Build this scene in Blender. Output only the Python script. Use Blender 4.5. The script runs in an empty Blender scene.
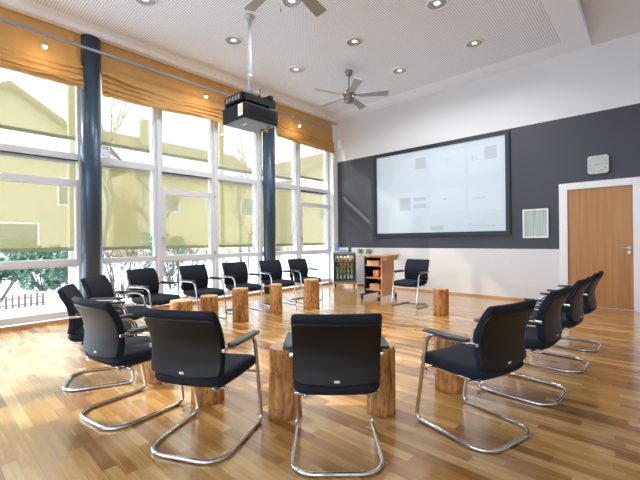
import bpy, bmesh, math, random
from mathutils import Vector, Matrix, noise
C = bpy.context.scene.collection
R = math.radians
PI = math.pi
sc = bpy.context.scene

# ------------------------------------------------------------------ camera, world, sun, exposure
cam_d = bpy.data.cameras.new('camera'); cam = bpy.data.objects.new('camera', cam_d); C.objects.link(cam)
cam_d.sensor_width = 36; cam_d.lens = 36 * 367.07 / 640; cam_d.clip_start = .05; cam_d.clip_end = 300
cam_d.shift_y = 0.36 / 640
yaw, roll = -.7426, -.0102
fw = Vector((math.sin(yaw), math.cos(yaw), 0)); rt = Vector((math.cos(yaw), -math.sin(yaw), 0)); up = Vector((0, 0, 1))
r2 = math.cos(roll) * rt + math.sin(roll) * up; u2 = -math.sin(roll) * rt + math.cos(roll) * up
m = Matrix.Identity(4)
for i in range(3):
    m[i][0] = r2[i]; m[i][1] = u2[i]; m[i][2] = -fw[i]
m[2][3] = 1.2
cam.matrix_world = m
sc.camera = cam
sc.view_settings.view_transform = 'Standard'; sc.view_settings.look = 'None'
sc.view_settings.gamma = 1; sc.view_settings.use_curve_mapping = False
sc.view_settings.exposure = 0.46

SKY = 5.2
w = bpy.data.worlds.new('World'); sc.world = w; w.use_nodes = True
nt = w.node_tree; nt.nodes.clear()
wo = nt.nodes.new('ShaderNodeOutputWorld'); bg = nt.nodes.new('ShaderNodeBackground')
tc = nt.nodes.new('ShaderNodeTexCoord'); nz = nt.nodes.new('ShaderNodeTexNoise'); cr = nt.nodes.new('ShaderNodeValToRGB')
nz.inputs['Scale'].default_value = 2.5; nz.inputs['Detail'].default_value = 4
cr.color_ramp.elements[0].position = .35; cr.color_ramp.elements[0].color = (.54, .71, .96, 1)
cr.color_ramp.elements[1].position = .6; cr.color_ramp.elements[1].color = (.76, .87, 1.0, 1)
nt.links.new(tc.outputs['Generated'], nz.inputs['Vector']); nt.links.new(nz.outputs['Fac'], cr.inputs['Fac'])
nt.links.new(cr.outputs['Color'], bg.inputs['Color']); nt.links.new(bg.outputs[0], wo.inputs[0])
bg.inputs['Strength'].default_value = SKY

sd = bpy.data.lights.new('sun', 'SUN'); so = bpy.data.objects.new('sun', sd); C.objects.link(so)
sd.energy = 4.5; sd.angle = R(1.2); sd.color = (1, .96, .90)
so.rotation_euler = Vector((1, .95, -.82)).to_track_quat('-Z', 'Y').to_euler()
so.location = (-12, -6, 9)
LAMP_W = 9.0
try:
    sc.cycles.use_denoising = True; sc.cycles.max_bounces = 10; sc.cycles.transparent_max_bounces = 24
    sc.cycles.diffuse_bounces = 5; sc.cycles.glossy_bounces = 5; sc.cycles.sample_clamp_indirect = 8
    sc.cycles.caustics_reflective = False; sc.cycles.caustics_refractive = False
except Exception: pass

# ------------------------------------------------------------------ materials
def mat(name, col=(.8, .8, .8), rough=.5, metal=0, spec=.5, emit=None, es=0, trans=0, coat=0, nscale=0, namt=0, bump=0):
    m = bpy.data.materials.new(name); m.use_nodes = True
    n = m.node_tree.nodes; l = m.node_tree.links; b = n['Principled BSDF']
    b.inputs['Base Color'].default_value = (*col, 1); b.inputs['Roughness'].default_value = rough
    b.inputs['Metallic'].default_value = metal; b.inputs['Specular IOR Level'].default_value = spec
    b.inputs['Transmission Weight'].default_value = trans; b.inputs['Coat Weight'].default_value = coat
    if emit: b.inputs['Emission Color'].default_value = (*emit, 1); b.inputs['Emission Strength'].default_value = es
    if nscale:
        tc = n.new('ShaderNodeTexCoord'); t = n.new('ShaderNodeTexNoise'); t.inputs['Scale'].default_value = nscale
        t.inputs['Detail'].default_value = 5
        l.new(tc.outputs['Object'], t.inputs['Vector'])
        if namt:
            mx = n.new('ShaderNodeMix'); mx.data_type = 'RGBA'
            mx.inputs[6].default_value = (*[c * (1 - namt) for c in col], 1); mx.inputs[7].default_value = (*[min(1, c * (1 + namt)) for c in col], 1)
            l.new(t.outputs['Fac'], mx.inputs[0]); l.new(mx.outputs[2], b.inputs['Base Color'])
        if bump:
            bp = n.new('ShaderNodeBump'); bp.inputs['Strength'].default_value = bump; bp.inputs['Distance'].default_value = .01
            l.new(t.outputs['Fac'], bp.inputs['Height']); l.new(bp.outputs[0], b.inputs['Normal'])
    return m

class NT:
    """small node helper"""
    def __init__(s, m): s.t = m.node_tree; s.n = s.t.nodes; s.l = s.t.links
    def m(s, op, a, b=None, c=None):
        x = s.n.new('ShaderNodeMath'); x.operation = op
        for i, v in enumerate((a, b, c)):
            if v is None: continue
            if isinstance(v, (int, float)): x.inputs[i].default_value = v
            else: s.l.new(v, x.inputs[i])
        return x.outputs[0]
    def comb(s, x, y, z=0.):
        c = s.n.new('ShaderNodeCombineXYZ')
        for i, v in enumerate((x, y, z)):
            if isinstance(v, (int, float)): c.inputs[i].default_value = v
            else: s.l.new(v, c.inputs[i])
        return c.outputs[0]
    def white(s, v):
        x = s.n.new('ShaderNodeTexWhiteNoise'); x.noise_dimensions = '3D'; s.l.new(v, x.inputs['Vector']); return x.outputs['Value']
    def noise(s, v, sc, det=4, rough=.5):
        x = s.n.new('ShaderNodeTexNoise'); x.inputs['Scale'].default_value = sc; x.inputs['Detail'].default_value = det
        x.inputs['Roughness'].default_value = rough; s.l.new(v, x.inputs['Vector']); return x.outputs['Fac']
    def ramp(s, f, stops):
        x = s.n.new('ShaderNodeValToRGB'); e = x.color_ramp.elements
        while len(e) < len(stops): e.new(.5)
        for i, (p, c) in enumerate(stops): e[i].position = p; e[i].color = (*c, 1)
        s.l.new(f, x.inputs['Fac']); return x.outputs['Color']
    def mix(s, f, a, b, mode='MIX'):
        x = s.n.new('ShaderNodeMix'); x.data_type = 'RGBA'; x.blend_type = mode
        for i, v in ((0, f), (6, a), (7, b)):
            if isinstance(v, (int, float)): x.inputs[i].default_value = v
            elif isinstance(v, tuple): x.inputs[i].default_value = (*v, 1)
            else: s.l.new(v, x.inputs[i])
        return x.outputs[2]

def parquet():
    m = mat('oak_parquet', rough=.3); k = NT(m); b = k.n['Principled BSDF']
    tc = k.n.new('ShaderNodeTexCoord'); sp = k.n.new('ShaderNodeSeparateXYZ'); k.l.new(tc.outputs['Object'], sp.inputs[0])
    x, y = sp.outputs[0], sp.outputs[1]
    W = .071
    row = k.m('FLOOR', k.m('DIVIDE', y, W)); off = k.m('MULTIPLY', k.white(k.comb(row, 3.3)), 5.0)
    u = k.m('ADD', k.m('DIVIDE', x, .52), off); col = k.m('FLOOR', u)
    rnd = k.white(k.comb(row, col, 1.7)); rnd2 = k.white(k.comb(row, col, 9.1))
    # grain stretched along x
    gv = k.comb(k.m('ADD', k.m('MULTIPLY', x, 2.2), k.m('MULTIPLY', rnd2, 31.0)), k.m('MULTIPLY', y, 38.0), k.m('MULTIPLY', rnd, 17.0))
    g = k.noise(gv, 1.0, 5, .6)
    base = k.ramp(rnd, [(0, (.29, .122, .030)), (.2, (.43, .205, .053)), (.6, (.53, .278, .082)), (1, (.68, .43, .17))])
    gr = k.ramp(g, [(.3, (.76, .73, .70)), (.62, (1.06, 1.05, 1.04))])
    c = k.mix(1.0, base, gr, 'MULTIPLY')
    kn = k.noise(k.comb(k.m('MULTIPLY', x, 5.0), k.m('MULTIPLY', y, 12.0), rnd), 1.0, 2)
    c = k.mix(k.m('MULTIPLY', k.m('GREATER_THAN', kn, .74), .35), c, (.16, .06, .02))
    # joints
    fy = k.m('FRACT', k.m('DIVIDE', y, W)); fx = k.m('FRACT', u)
    fy3 = k.m('FRACT', k.m('DIVIDE', y, W * 3))
    j = k.m('MAXIMUM', k.m('LESS_THAN', fy, .022), k.m('LESS_THAN', fx, .004))
    j = k.m('MAXIMUM', k.m('MULTIPLY', j, .5), k.m('LESS_THAN', fy3, .011))
    c = k.mix(k.m('MULTIPLY', j, .6), c, (.10, .045, .015))
    k.l.new(c, b.inputs['Base Color'])
    rr = k.m('ADD', k.m('MULTIPLY', g, .12), .20); k.l.new(rr, b.inputs['Roughness'])
    b.inputs['Specular IOR Level'].default_value = .25; b.inputs['Coat Weight'].default_value = 1; b.inputs['Coat Roughness'].default_value = .18; b.inputs['Coat IOR'].default_value = 1.5
    bp = k.n.new('ShaderNodeBump'); bp.inputs['Strength'].default_value = .06; bp.inputs['Distance'].default_value = .004
    k.l.new(g, bp.inputs['Height']); k.l.new(bp.outputs[0], b.inputs['Normal'])
    return m

def perforated():
    m = mat('perforated_ceiling', rough=.8); k = NT(m); b = k.n['Principled BSDF']
    tc = k.n.new('ShaderNodeTexCoord'); sp = k.n.new('ShaderNodeSeparateXYZ'); k.l.new(tc.outputs['Object'], sp.inputs[0])
    x, y = sp.outputs[0], sp.outputs[1]
    P = .034
    dx = k.m('SUBTRACT', k.m('FRACT', k.m('DIVIDE', x, P)), .5); dy = k.m('SUBTRACT', k.m('FRACT', k.m('DIVIDE', y, P)), .5)
    d = k.m('SQRT', k.m('ADD', k.m('MULTIPLY', dx, dx), k.m('MULTIPLY', dy, dy)))
    dot = k.m('LESS_THAN', d, .29)
    inn = k.m('MULTIPLY', k.m('MULTIPLY', k.m('GREATER_THAN', x, -6.24), k.m('LESS_THAN', x, -1.15)), k.m('LESS_THAN', y, 7.34))
    c = k.mix(k.m('MULTIPLY', dot, inn), (.84, .91, 1.0), (.43, .47, .53))
    k.l.new(c, b.inputs['Base Color']); return m

def wood(name, c1, c2, axis='z', scale=1.0, rough=.4):
    m = mat(name, rough=rough); k = NT(m); b = k.n['Principled BSDF']
    tc = k.n.new('ShaderNodeTexCoord'); mp = k.n.new('ShaderNodeMapping')
    s = {'z': (22, 22, 1.2), 'x': (1.2, 22, 22), 'y': (22, 1.2, 22)}[axis]
    mp.inputs['Scale'].default_value = tuple(v * scale for v in s)
    k.l.new(tc.outputs['Object'], mp.inputs[0])
    g = k.noise(mp.outputs[0], 1.0, 5, .6)
    k.l.new(k.ramp(g, [(.3, c1), (.7, c2)]), b.inputs['Base Color']); return m

def log_side():
    m = mat('stump_side', rough=.6); k = NT(m); b = k.n['Principled BSDF']
    tc = k.n.new('ShaderNodeTexCoord'); oi = k.n.new('ShaderNodeObjectInfo')
    mp = k.n.new('ShaderNodeMapping'); mp.inputs['Scale'].default_value = (24, 24, 3)
    va = k.n.new('ShaderNodeVectorMath'); va.operation = 'ADD'
    k.l.new(tc.outputs['Object'], va.inputs[0]); k.l.new(k.comb(0., 0., k.m('MULTIPLY', oi.outputs['Random'], 50.)), va.inputs[1])
    k.l.new(va.outputs[0], mp.inputs[0])
    g = k.noise(mp.outputs[0], 1.0, 6, .65)
    c = k.ramp(g, [(.33, (.08, .024, .006)), (.42, (.33, .125, .025)), (.54, (.56, .26, .062)), (.72, (.72, .42, .14))])
    mp2 = k.n.new('ShaderNodeMapping'); mp2.inputs['Scale'].default_value = (20, 20, 8); k.l.new(va.outputs[0], mp2.inputs[0])
    kn = k.noise(mp2.outputs[0], 2.0, 3, .6)
    f = k.ramp(kn, [(.54, (0, 0, 0)), (.60, (1, 1, 1))])
    c = k.mix(k.m('MULTIPLY', f, .75), c, (.09, .03, .012))
    big = k.noise(va.outputs[0], 5., 2)
    c = k.mix(k.m('MULTIPLY', big, .25), c, (.66, .36, .14))
    k.l.new(c, b.inputs['Base Color'])
    bp = k.n.new('ShaderNodeBump'); bp.inputs['Strength'].default_value = .5; bp.inputs['Distance'].default_value = .006
    k.l.new(g, bp.inputs['Height']); k.l.new(bp.outputs[0], b.inputs['Normal'])
    return m

def log_top():
    m = mat('stump_top', rough=.6); k = NT(m); b = k.n['Principled BSDF']
    tc = k.n.new('ShaderNodeTexCoord'); wv = k.n.new('ShaderNodeTexWave'); wv.wave_type = 'RINGS'; wv.rings_direction = 'Z'
    wv.inputs['Scale'].default_value = 28; wv.inputs['Distortion'].default_value = 1.5; wv.inputs['Detail'].default_value = 2
    k.l.new(tc.outputs['Object'], wv.inputs['Vector'])
    k.l.new(k.ramp(wv.outputs['Fac'], [(0, (.50, .30, .15)), (1, (.66, .46, .27))]), b.inputs['Base Color']); return m

def screen_cloth():
    m = bpy.data.materials.new('blind_screen_cloth'); m.use_nodes = True; k = NT(m); k.n.clear()
    o = k.n.new('ShaderNodeOutputMaterial'); t = k.n.new('ShaderNodeBsdfTransparent'); d = k.n.new('ShaderNodeBsdfTranslucent')
    df = k.n.new('ShaderNodeBsdfDiffuse'); m1 = k.n.new('ShaderNodeMixShader'); m2 = k.n.new('ShaderNodeMixShader')
    t.inputs[0].default_value = (.40, .37, .32, 1); d.inputs[0].default_value = (.27, .225, .095, 1); df.inputs[0].default_value = (.45, .42, .20, 1)
    m1.inputs[0].default_value = .62; m2.inputs[0].default_value = .50
    k.l.new(df.outputs[0], m1.inputs[1]); k.l.new(d.outputs[0], m1.inputs[2])
    k.l.new(t.outputs[0], m2.inputs[1]); k.l.new(m1.outputs[0], m2.inputs[2]); k.l.new(m2.outputs[0], o.inputs[0])
    return m

def glass(name='window_glass', tint=(.97, .99, 1), amt=1.0):
    m = bpy.data.materials.new(name); m.use_nodes = True; k = NT(m); k.n.clear()
    o = k.n.new('ShaderNodeOutputMaterial'); t = k.n.new('ShaderNodeBsdfTransparent'); g = k.n.new('ShaderNodeBsdfGlossy')
    f = k.n.new('ShaderNodeFresnel'); f.inputs['IOR'].default_value = 1.45; ms = k.n.new('ShaderNodeMixShader')
    t.inputs[0].default_value = (*tint, 1); g.inputs['Roughness'].default_value = .02
    ge = k.n.new('ShaderNodeNewGeometry'); k.l.new(k.m('MULTIPLY', k.m('MULTIPLY', f.outputs[0], k.m('SUBTRACT', 1.0, ge.outputs['Backfacing'])), amt), ms.inputs[0]); k.l.new(t.outputs[0], ms.inputs[1]); k.l.new(g.outputs[0], ms.inputs[2])
    k.l.new(ms.outputs[0], o.inputs[0]); return m

M = dict(
    floor=parquet(), ceil=perforated(), wall=mat('white_paint', (.70, .705, .715), .75, nscale=60, bump=.03),
    dark=mat('dark_grey_paint', (.044, .047, .060), .5, nscale=50, bump=.03), white=mat('white_lacquer', (.82, .83, .84), .35),
    frame=mat('white_aluminium', (.66, .67, .70), .35), column=mat('blue_grey_steel', (.040, .072, .112), .3, metal=.2),
    chrome=mat('chrome', (.66, .64, .62), .12, metal=1), steel=mat('brushed_steel', (.45, .45, .45), .3, metal=1),
    fabric=mat('black_fabric', (.009, .013, .021), .8, spec=.28, nscale=350, namt=.3, bump=.25),
    shell=mat('anthracite_plastic', (.005, .0047, .0047), .45, spec=.35, nscale=400, bump=.05),
    black=mat('black_plastic', (.012, .012, .014), .4), pad=mat('armrest_plastic', (.03, .033, .04), .3),
    tag=mat('light_tag', (.75, .75, .74), .4), curtain=mat('ochre_cloth', (.56, .32, .105), .85, nscale=7, namt=.12, bump=.2),
    door=wood('oak_veneer', (.37, .155, .036), (.49, .235, .064), 'z', .8), oak=wood('oak_strip', (.45, .22, .08), (.60, .33, .14), 'y'),
    beech=wood('beech_board', (.56, .27, .115), (.66, .36, .17), 'z', .8), navy=mat('navy_board', (.012, .02, .045), .4),
    log=log_side(), logtop=log_top(), cloth=screen_cloth(), glass=glass(), rail=mat('olive_rail', (.30, .32, .18), .5),
    silver=mat('fan_blade_grey', (.33, .33, .31), .45, metal=.3), nickel=mat('brushed_nickel', (.24, .22, .21), .3, metal=1),
    lampglow=mat('lamp_glow', (1, 1, 1), .5, emit=(1, .97, .93), es=.7), warmbulb=mat('warm_bulb', (1, .9, .7), .5, emit=(1, .78, .48), es=14),
    trackgrey=mat('track_grey', (.24, .28, .33), .4), projunder=mat('projector_underside', (.20, .235, .29), .5), dlrefl=mat('downlight_reflector', (.27, .32, .36), .3, metal=.35), pole=mat('grey_pole', (.50, .53, .56), .4), proj=mat('projector_grey', (.012, .014, .019), .6, spec=.2), projtop=mat('projector_black', (.008, .008, .009), .6, spec=.2),
    orange=mat('orange_connector', (.9, .35, .05), .4, emit=(1, .55, .2), es=.6), label=mat('white_label', (.85, .85, .85), .5),
    screen=mat('projection_screen', (.42, .48, .52), .6, emit=(.78, .90, 1), es=.14),
    tile=mat('screen_tile_white', (.435, .495, .535), .6, emit=(.78, .90, 1), es=.15), sgrey=mat('screen_grey', (.36, .39, .43), .6, emit=(.6, .62, .68), es=.16),
    sline=mat('screen_light_grey', (.42, .46, .50), .6, emit=(.7, .78, .86), es=.20), sframe=mat('screen_frame_black', (.010, .014, .022), .35),
    snow=mat('snow', (.86, .89, .93), .9, nscale=1.5, namt=.05, bump=.3), clockface=mat('clock_face', (.50, .55, .50), .4),
    sage=mat('clock_marks', (.30, .34, .32), .5), stripe=None,
    taupe=mat('taupe_housing', (.30, .26, .215), .5), fridgein=mat('fridge_interior', (.55, .58, .52), .5),
    led=mat('fridge_led', (1, 1, 1), .5, emit=(.9, 1, .9), es=5), cabglass=glass('cabinet_glass', (.9, .95, .92), .5),
    bgreen=mat('green_bottle_glass', (.015, .20, .09), .12, spec=.8), bbrown=mat('brown_bottle_glass', (.12, .03, .015), .15, spec=.8),
    borange=mat('orange_juice_bottle', (.70, .28, .07), .3), byellow=mat('pale_green_bottle', (.42, .46, .22), .3), bclear=mat('clear_bottle', (.60, .66, .64), .2),
    tumbler=glass('tumbler_glass', (.80, .90, .95), 1.5), cap=mat('bottle_cap', (.5, .45, .4), .4),
    leaf=mat('evergreen_leaf', (.10, .19, .11), .6, nscale=3, namt=.5), twig=mat('bare_twig', (.13, .085, .06), .8), bark=mat('bark', (.20, .165, .14), .9),
    house=mat('house_render_beige', (.54, .46, .31), .9), house2=mat('house_render_ochre', (.54, .45, .29), .9), roof=mat('brown_roof', (.26, .20, .16), .8),
    hglass=mat('house_window', (.16, .18, .19), .2), post=mat('timber_post_yellow', (.60, .56, .44), .6), picket=mat('picket_wood', (.20, .12, .09), .8),
    pink=mat('pink_petals', (.75, .35, .33), .6), pot=mat('white_pot', (.75, .75, .72), .4), paper=mat('paper', (.55, .52, .5), .7), rubber=mat('rubber', (.02, .02, .02), .6),
    terracotta=mat('orange_box', (.55, .20, .05), .5))

def curtain_reflection():  # reflection of green curtains in the picture, painted as stripes into its colour
    m = mat('pale_green_painted_reflection', rough=.25); k = NT(m); b = k.n['Principled BSDF']
    tc = k.n.new('ShaderNodeTexCoord'); mp = k.n.new('ShaderNodeMapping'); mp.inputs['Scale'].default_value = (38, 1, .8)
    k.l.new(tc.outputs['Object'], mp.inputs[0]); g = k.noise(mp.outputs[0], 1., 3)
    k.l.new(k.ramp(g, [(.3, (.24, .32, .25)), (.7, (.56, .62, .56))]), b.inputs['Base Color']); return m
M['stripe'] = curtain_reflection()

# ------------------------------------------------------------------ mesh helpers
def bm_new(): return bmesh.new()
def box(bm, x0, x1, y0, y1, z0, z1, mi=0, bev=0):
    vs = [bm.verts.new((x, y, z)) for x in (x0, x1) for y in (y0, y1) for z in (z0, z1)]
    fs = [bm.faces.new([vs[i] for i in q]) for q in ((0, 1, 3, 2), (4, 6, 7, 5), (0, 4, 5, 1), (2, 3, 7, 6), (0, 2, 6, 4), (1, 5, 7, 3))]
    for f in fs: f.material_index = mi
    if bev:
        es = list({e for f in fs for e in f.edges})
        r = bmesh.ops.bevel(bm, geom=es, offset=bev, segments=2, affect='EDGES', profile=.7)
        for f in r['faces']: f.material_index = mi
    return vs
def ring(bm, c, r, n, ax=None, ay=None):
    ax = ax or Vector((1, 0, 0)); ay = ay or Vector((0, 1, 0))
    return [bm.verts.new(c + ax * (r * math.cos(2 * PI * i / n)) + ay * (r * math.sin(2 * PI * i / n))) for i in range(n)]
def bridge(bm, a, b, mi=0):
    n = len(a)
    for i in range(n):
        f = bm.faces.new((a[i], a[(i + 1) % n], b[(i + 1) % n], b[i])); f.material_index = mi; f.smooth = True
def lathe(bm, prof, n=20, c=(0, 0, 0), mi=0, cap=True, axis='z'):
    c = Vector(c); rs = []
    A = {'z': (Vector((1, 0, 0)), Vector((0, 1, 0)), Vector((0, 0, 1))), 'y': (Vector((0, 0, 1)), Vector((1, 0, 0)), Vector((0, 1, 0))), 'x': (Vector((0, 1, 0)), Vector((0, 0, 1)), Vector((1, 0, 0)))}[axis]
    for r, z in prof: rs.append(ring(bm, c + A[2] * z, max(r, .0004), n, A[0], A[1]))
    for a, b in zip(rs, rs[1:]): bridge(bm, a, b, mi)
    if cap:
        f = bm.faces.new(list(reversed(rs[0]))); f.material_index = mi
        f = bm.faces.new(rs[-1]); f.material_index = mi
def tube(bm, pts, r, n=8, closed=False, mi=0, r1=None):
    pts = [Vector(p) for p in pts]; N = len(pts); rs = []
    prev = None
    for i, p in enumerate(pts):
        if closed: t = (pts[(i + 1) % N] - pts[i - 1]).normalized()
        else: t = (pts[min(i + 1, N - 1)] - pts[max(i - 1, 0)]).normalized()
        if prev is None:
            a = t.orthogonal().normalized()
        else:
            a = (prev - t * prev.dot(t)).normalized()
        prev = a; b = t.cross(a)
        rr = r if r1 is None else r + (r1 - r) * i / (N - 1)
        rs.append(ring(bm, p, rr, n, a, b))
    for a, b in zip(rs, rs[1:]): bridge(bm, a, b, mi)
    if closed: bridge(bm, rs[-1], rs[0], mi)
    else:
        bm.faces.new(list(reversed(rs[0]))).material_index = mi; bm.faces.new(rs[-1]).material_index = mi
def fillet(pts, rad, seg=5):
    pts = [Vector(p) for p in pts]; out = [pts[0]]
    for i in range(1, len(pts) - 1):
        a, b, c = pts[i - 1], pts[i], pts[i + 1]
        r = rad[i] if isinstance(rad, (list, tuple)) else rad
        d1 = (a - b); d2 = (c - b); r = min(r, d1.length * .49, d2.length * .49)
        p0 = b + d1.normalized() * r; p2 = b + d2.normalized() * r
        for k in range(seg + 1):
            t = k / seg; wq = .74; den = (1 - t) ** 2 + wq * 2 * t * (1 - t) + t * t; out.append((p0 * (1 - t) ** 2 + b * (wq * 2 * t * (1 - t)) + p2 * t * t) / den)
    out.append(pts[-1]); return out
def obj(name, bm, ms, parent=None, smooth=False, loc=None, rotz=0):
    bmesh.ops.recalc_face_normals(bm, faces=bm.faces)
    me = bpy.data.meshes.new(name); bm.to_mesh(me); bm.free()
    for x in (ms if isinstance(ms, (list, tuple)) else [ms]): me.materials.append(x)
    if smooth:
        for p in me.polygons: p.use_smooth = True
    o = bpy.data.objects.new(name, me); C.objects.link(o)
    if parent: o.parent = parent
    if loc: o.location = loc
    if rotz: o.rotation_euler = (0, 0, rotz)
    return o
def tag(o, label, cat=None, group=None, kind=None):
    if label: o['label'] = label
    if cat: o['category'] = cat
    if group: o['group'] = group
    if kind: o['kind'] = kind
    return o
def thing(name, label, cat, loc=(0, 0, 0), rotz=0, group=None, kind=None):
    o = bpy.data.objects.new(name, None); C.objects.link(o); o.location = loc; o.rotation_euler = (0, 0, rotz)
    o.empty_display_size = .1
    return tag(o, label, cat, group, kind)
def struct(name, bm, m, label=None, cat=None, smooth=False):
    o = obj(name, bm, m, smooth=smooth); o['kind'] = 'structure'
    if label: o['label'] = label
    if cat: o['category'] = cat
    return o
def kids(o): return [c for c in bpy.data.objects if c.parent == o]
def copy_tree(root, loc, rotz, label, group=None):
    r = root.copy(); C.objects.link(r); r.location = loc; r.rotation_euler = (0, 0, rotz); r['label'] = label
    if group: r['group'] = group
    for ch in kids(root):
        if ch.parent != root: continue
        c = ch.copy(); C.objects.link(c); c.parent = r
        for g in kids(ch):
            d = g.copy(); C.objects.link(d); d.parent = c
    return r
def rotm(o, f):
    pass
def pillow(bm, w, h, t, rc, er, fmap, mi=0, n=9):
    """rounded-rectangle cushion: half sizes w,h; half thickness t; corner radius rc; edge roll er; fmap(x,y,off)->Vector"""
    def lin(a):
        e = [0, .12, .3, .6, 1.0]
        L = [-a + er * v for v in e]; inner = [(-a + er) + (2 * (a - er)) * i / n for i in range(1, n)]
        return L + inner + [-v for v in reversed(L)]
    xs, ys = lin(w), lin(h); top = []; bot = []
    for x in xs:
        rt_, rb = [], []
        for y in ys:
            px, py = x, y; cx, cy = w - rc, h - rc
            dx, dy = abs(x) - cx, abs(y) - cy
            if dx > 0 and dy > 0:
                s = max(dx, dy) / math.hypot(dx, dy); px = math.copysign(cx + dx * s, x); py = math.copysign(cy + dy * s, y)
                dist = rc - math.hypot(dx * s, dy * s)
            else: dist = min(w - abs(x), h - abs(y))
            e = max(0, min(1, dist / er)); th = t * math.sqrt(max(0, 1 - (1 - e) ** 2))
            edge = abs(x) == w or abs(y) == h
            a = bm.verts.new(fmap(px, py, th)); b = a if dist < 1e-7 else bm.verts.new(fmap(px, py, -th))
            rt_.append(a); rb.append(b)
        top.append(rt_); bot.append(rb)
    for i in range(len(xs) - 1):
        for j in range(len(ys) - 1):
            for g, fl in ((top, 0), (bot, 1)):
                q = [g[i][j], g[i + 1][j], g[i + 1][j + 1], g[i][j + 1]]
                if len(set(q)) < 3: continue
                if fl: q.reverse()
                f = bm.faces.new(list(dict.fromkeys(q))); f.smooth = True; f.material_index = mi

# ------------------------------------------------------------------ the room
XL, YB, ZC, XR, YN = -6.65, 7.863, 4.5, 3.6, -4.2
bm = bm_new(); box(bm, XL - .2, XR + .15, YN - .15, YB + .15, -.12, 0); struct('floor', bm, M['floor'])
bm = bm_new()
for v in [[(XL - .25, YN - .1), (-.80, YN - .1), (-.80, YB), (XL - .25, YB)]]:
    lo = [bm.verts.new((x, y, ZC)) for x, y in v]; hi = [bm.verts.new((x, y, ZC + .12)) for x, y in v]
    bm.faces.new(lo); bm.faces.new(list(reversed(hi)))
    for i in range(4): bm.faces.new((lo[i], lo[(i + 1) % 4], hi[(i + 1) % 4], hi[i]))
struct('ceiling', bm, M['ceil'])
# raised sloping ceiling right of the panel edge
bm = bm_new()
a = [(-.87, YB, ZC + .003), (XR, YB, ZC + .003), (XR, YN - .1, ZC + 2.2), (-.87, YN - .1, ZC + 2.2)]
lo = [bm.verts.new(p) for p in a]; hi = [bm.verts.new((p[0], p[1], p[2] + .12)) for p in a]
bm.faces.new(lo); bm.faces.new(hi)
for i in range(4): bm.faces.new((lo[i], lo[(i + 1) % 4], hi[(i + 1) % 4], hi[i]))
struct('ceiling_raised', bm, M['wall'])
bm = bm_new()   # fascia closing the step between the panel edge and the raised slope
vs = [(-.82, YB, ZC + .1), (-.82, YN - .1, ZC + .1), (-.82, YN - .1, ZC + 2.3), (-.82, YB, ZC + .13)]
q = [bm.verts.new(p) for p in vs]; q2 = [bm.verts.new((p[0] - .06, p[1], p[2])) for p in vs]
bm.faces.new(q); bm.faces.new(q2)
for i in range(4): bm.faces.new((q[i], q[(i + 1) % 4], q2[(i + 1) % 4], q2[i]))
struct('trim_1', bm, M['wall'])
# back wall, painted in three zones
bm = bm_new()
box(bm, XL - .1, XR, YB, YB + .15, 0, .996, 0); box(bm, XL - .1, XR, YB, YB + .15, .996, 3.36, 1); box(bm, XL - .1, XR, YB, YB + .15, 3.36, ZC + .12, 0)
struct('wall_back', bm, [M['wall'], M['dark']])
bm = bm_new(); box(bm, XR, XR + .15, YN, YB, 0, 6.9); struct('wall_right', bm, M['wall'])
# front wall behind the camera, with two tall unseen windows added for light
WZ0, WZ1 = .9, 3.5
bm = bm_new()
box(bm, XL - .2, XR, YN - .15, YN, 0, WZ0); box(bm, XL - .2, XR, YN - .15, YN, WZ1, 6.9)
for x0, x1 in ((XL - .2, -4.9), (-.9, -.4), (3.2, XR)): box(bm, x0, x1, YN - .15, YN, WZ0, WZ1)
struct('wall_front', bm, M['wall'])
for i, (x0, x1) in enumerate(((-4.9, -.9), (-.4, 3.2))):
    t = thing('window_%d' % (8 + i), None, None, (0, 0, 0), kind='structure')
    bm = bm_new(); n = 3
    for k in range(n + 1):
        x = x0 + (x1 - x0) * k / n; box(bm, max(x0, x - .05), min(x1, x + .05), YN - .11, YN - .03, WZ0, WZ1)
    box(bm, x0, x1, YN - .11, YN - .03, WZ0, WZ0 + .1); box(bm, x0, x1, YN - .11, YN - .03, WZ1 - .1, WZ1); box(bm, x0, x1, YN - .11, YN - .03, 3.0, 3.1)
    obj('window_frame', bm, M['frame'], t)
# left: low plinth, header and the glazed facade
bm = bm_new(); box(bm, XL - .2, XL, YN, YB, ZC - .12, ZC + .12); box(bm, XL - .2, XL, YN, -3.1, 0, ZC - .12); struct('wall_left', bm, M['wall'])
bm = bm_new(); box(bm, XL - .02, XL + .045, -3.1, YB, 0, .045); struct('baseboard_left', bm, M['oak'])
bm = bm_new(); box(bm, -6.4, -1.31, YB - .018, YB, 0, .038); box(bm, -.14, XR, YB - .018, YB, 0, .038); struct('baseboard_back', bm, M['oak'])
bm = bm_new(); box(bm, -6.60, -6.425, -3.1, YB, ZC - .075, ZC); struct('trim_2', bm, M['white'])
bm = bm_new(); box(bm, XL - .1, XL + .12, 7.68, YB, 0, ZC - .12); struct('trim_3', bm, M['white'])

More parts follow.
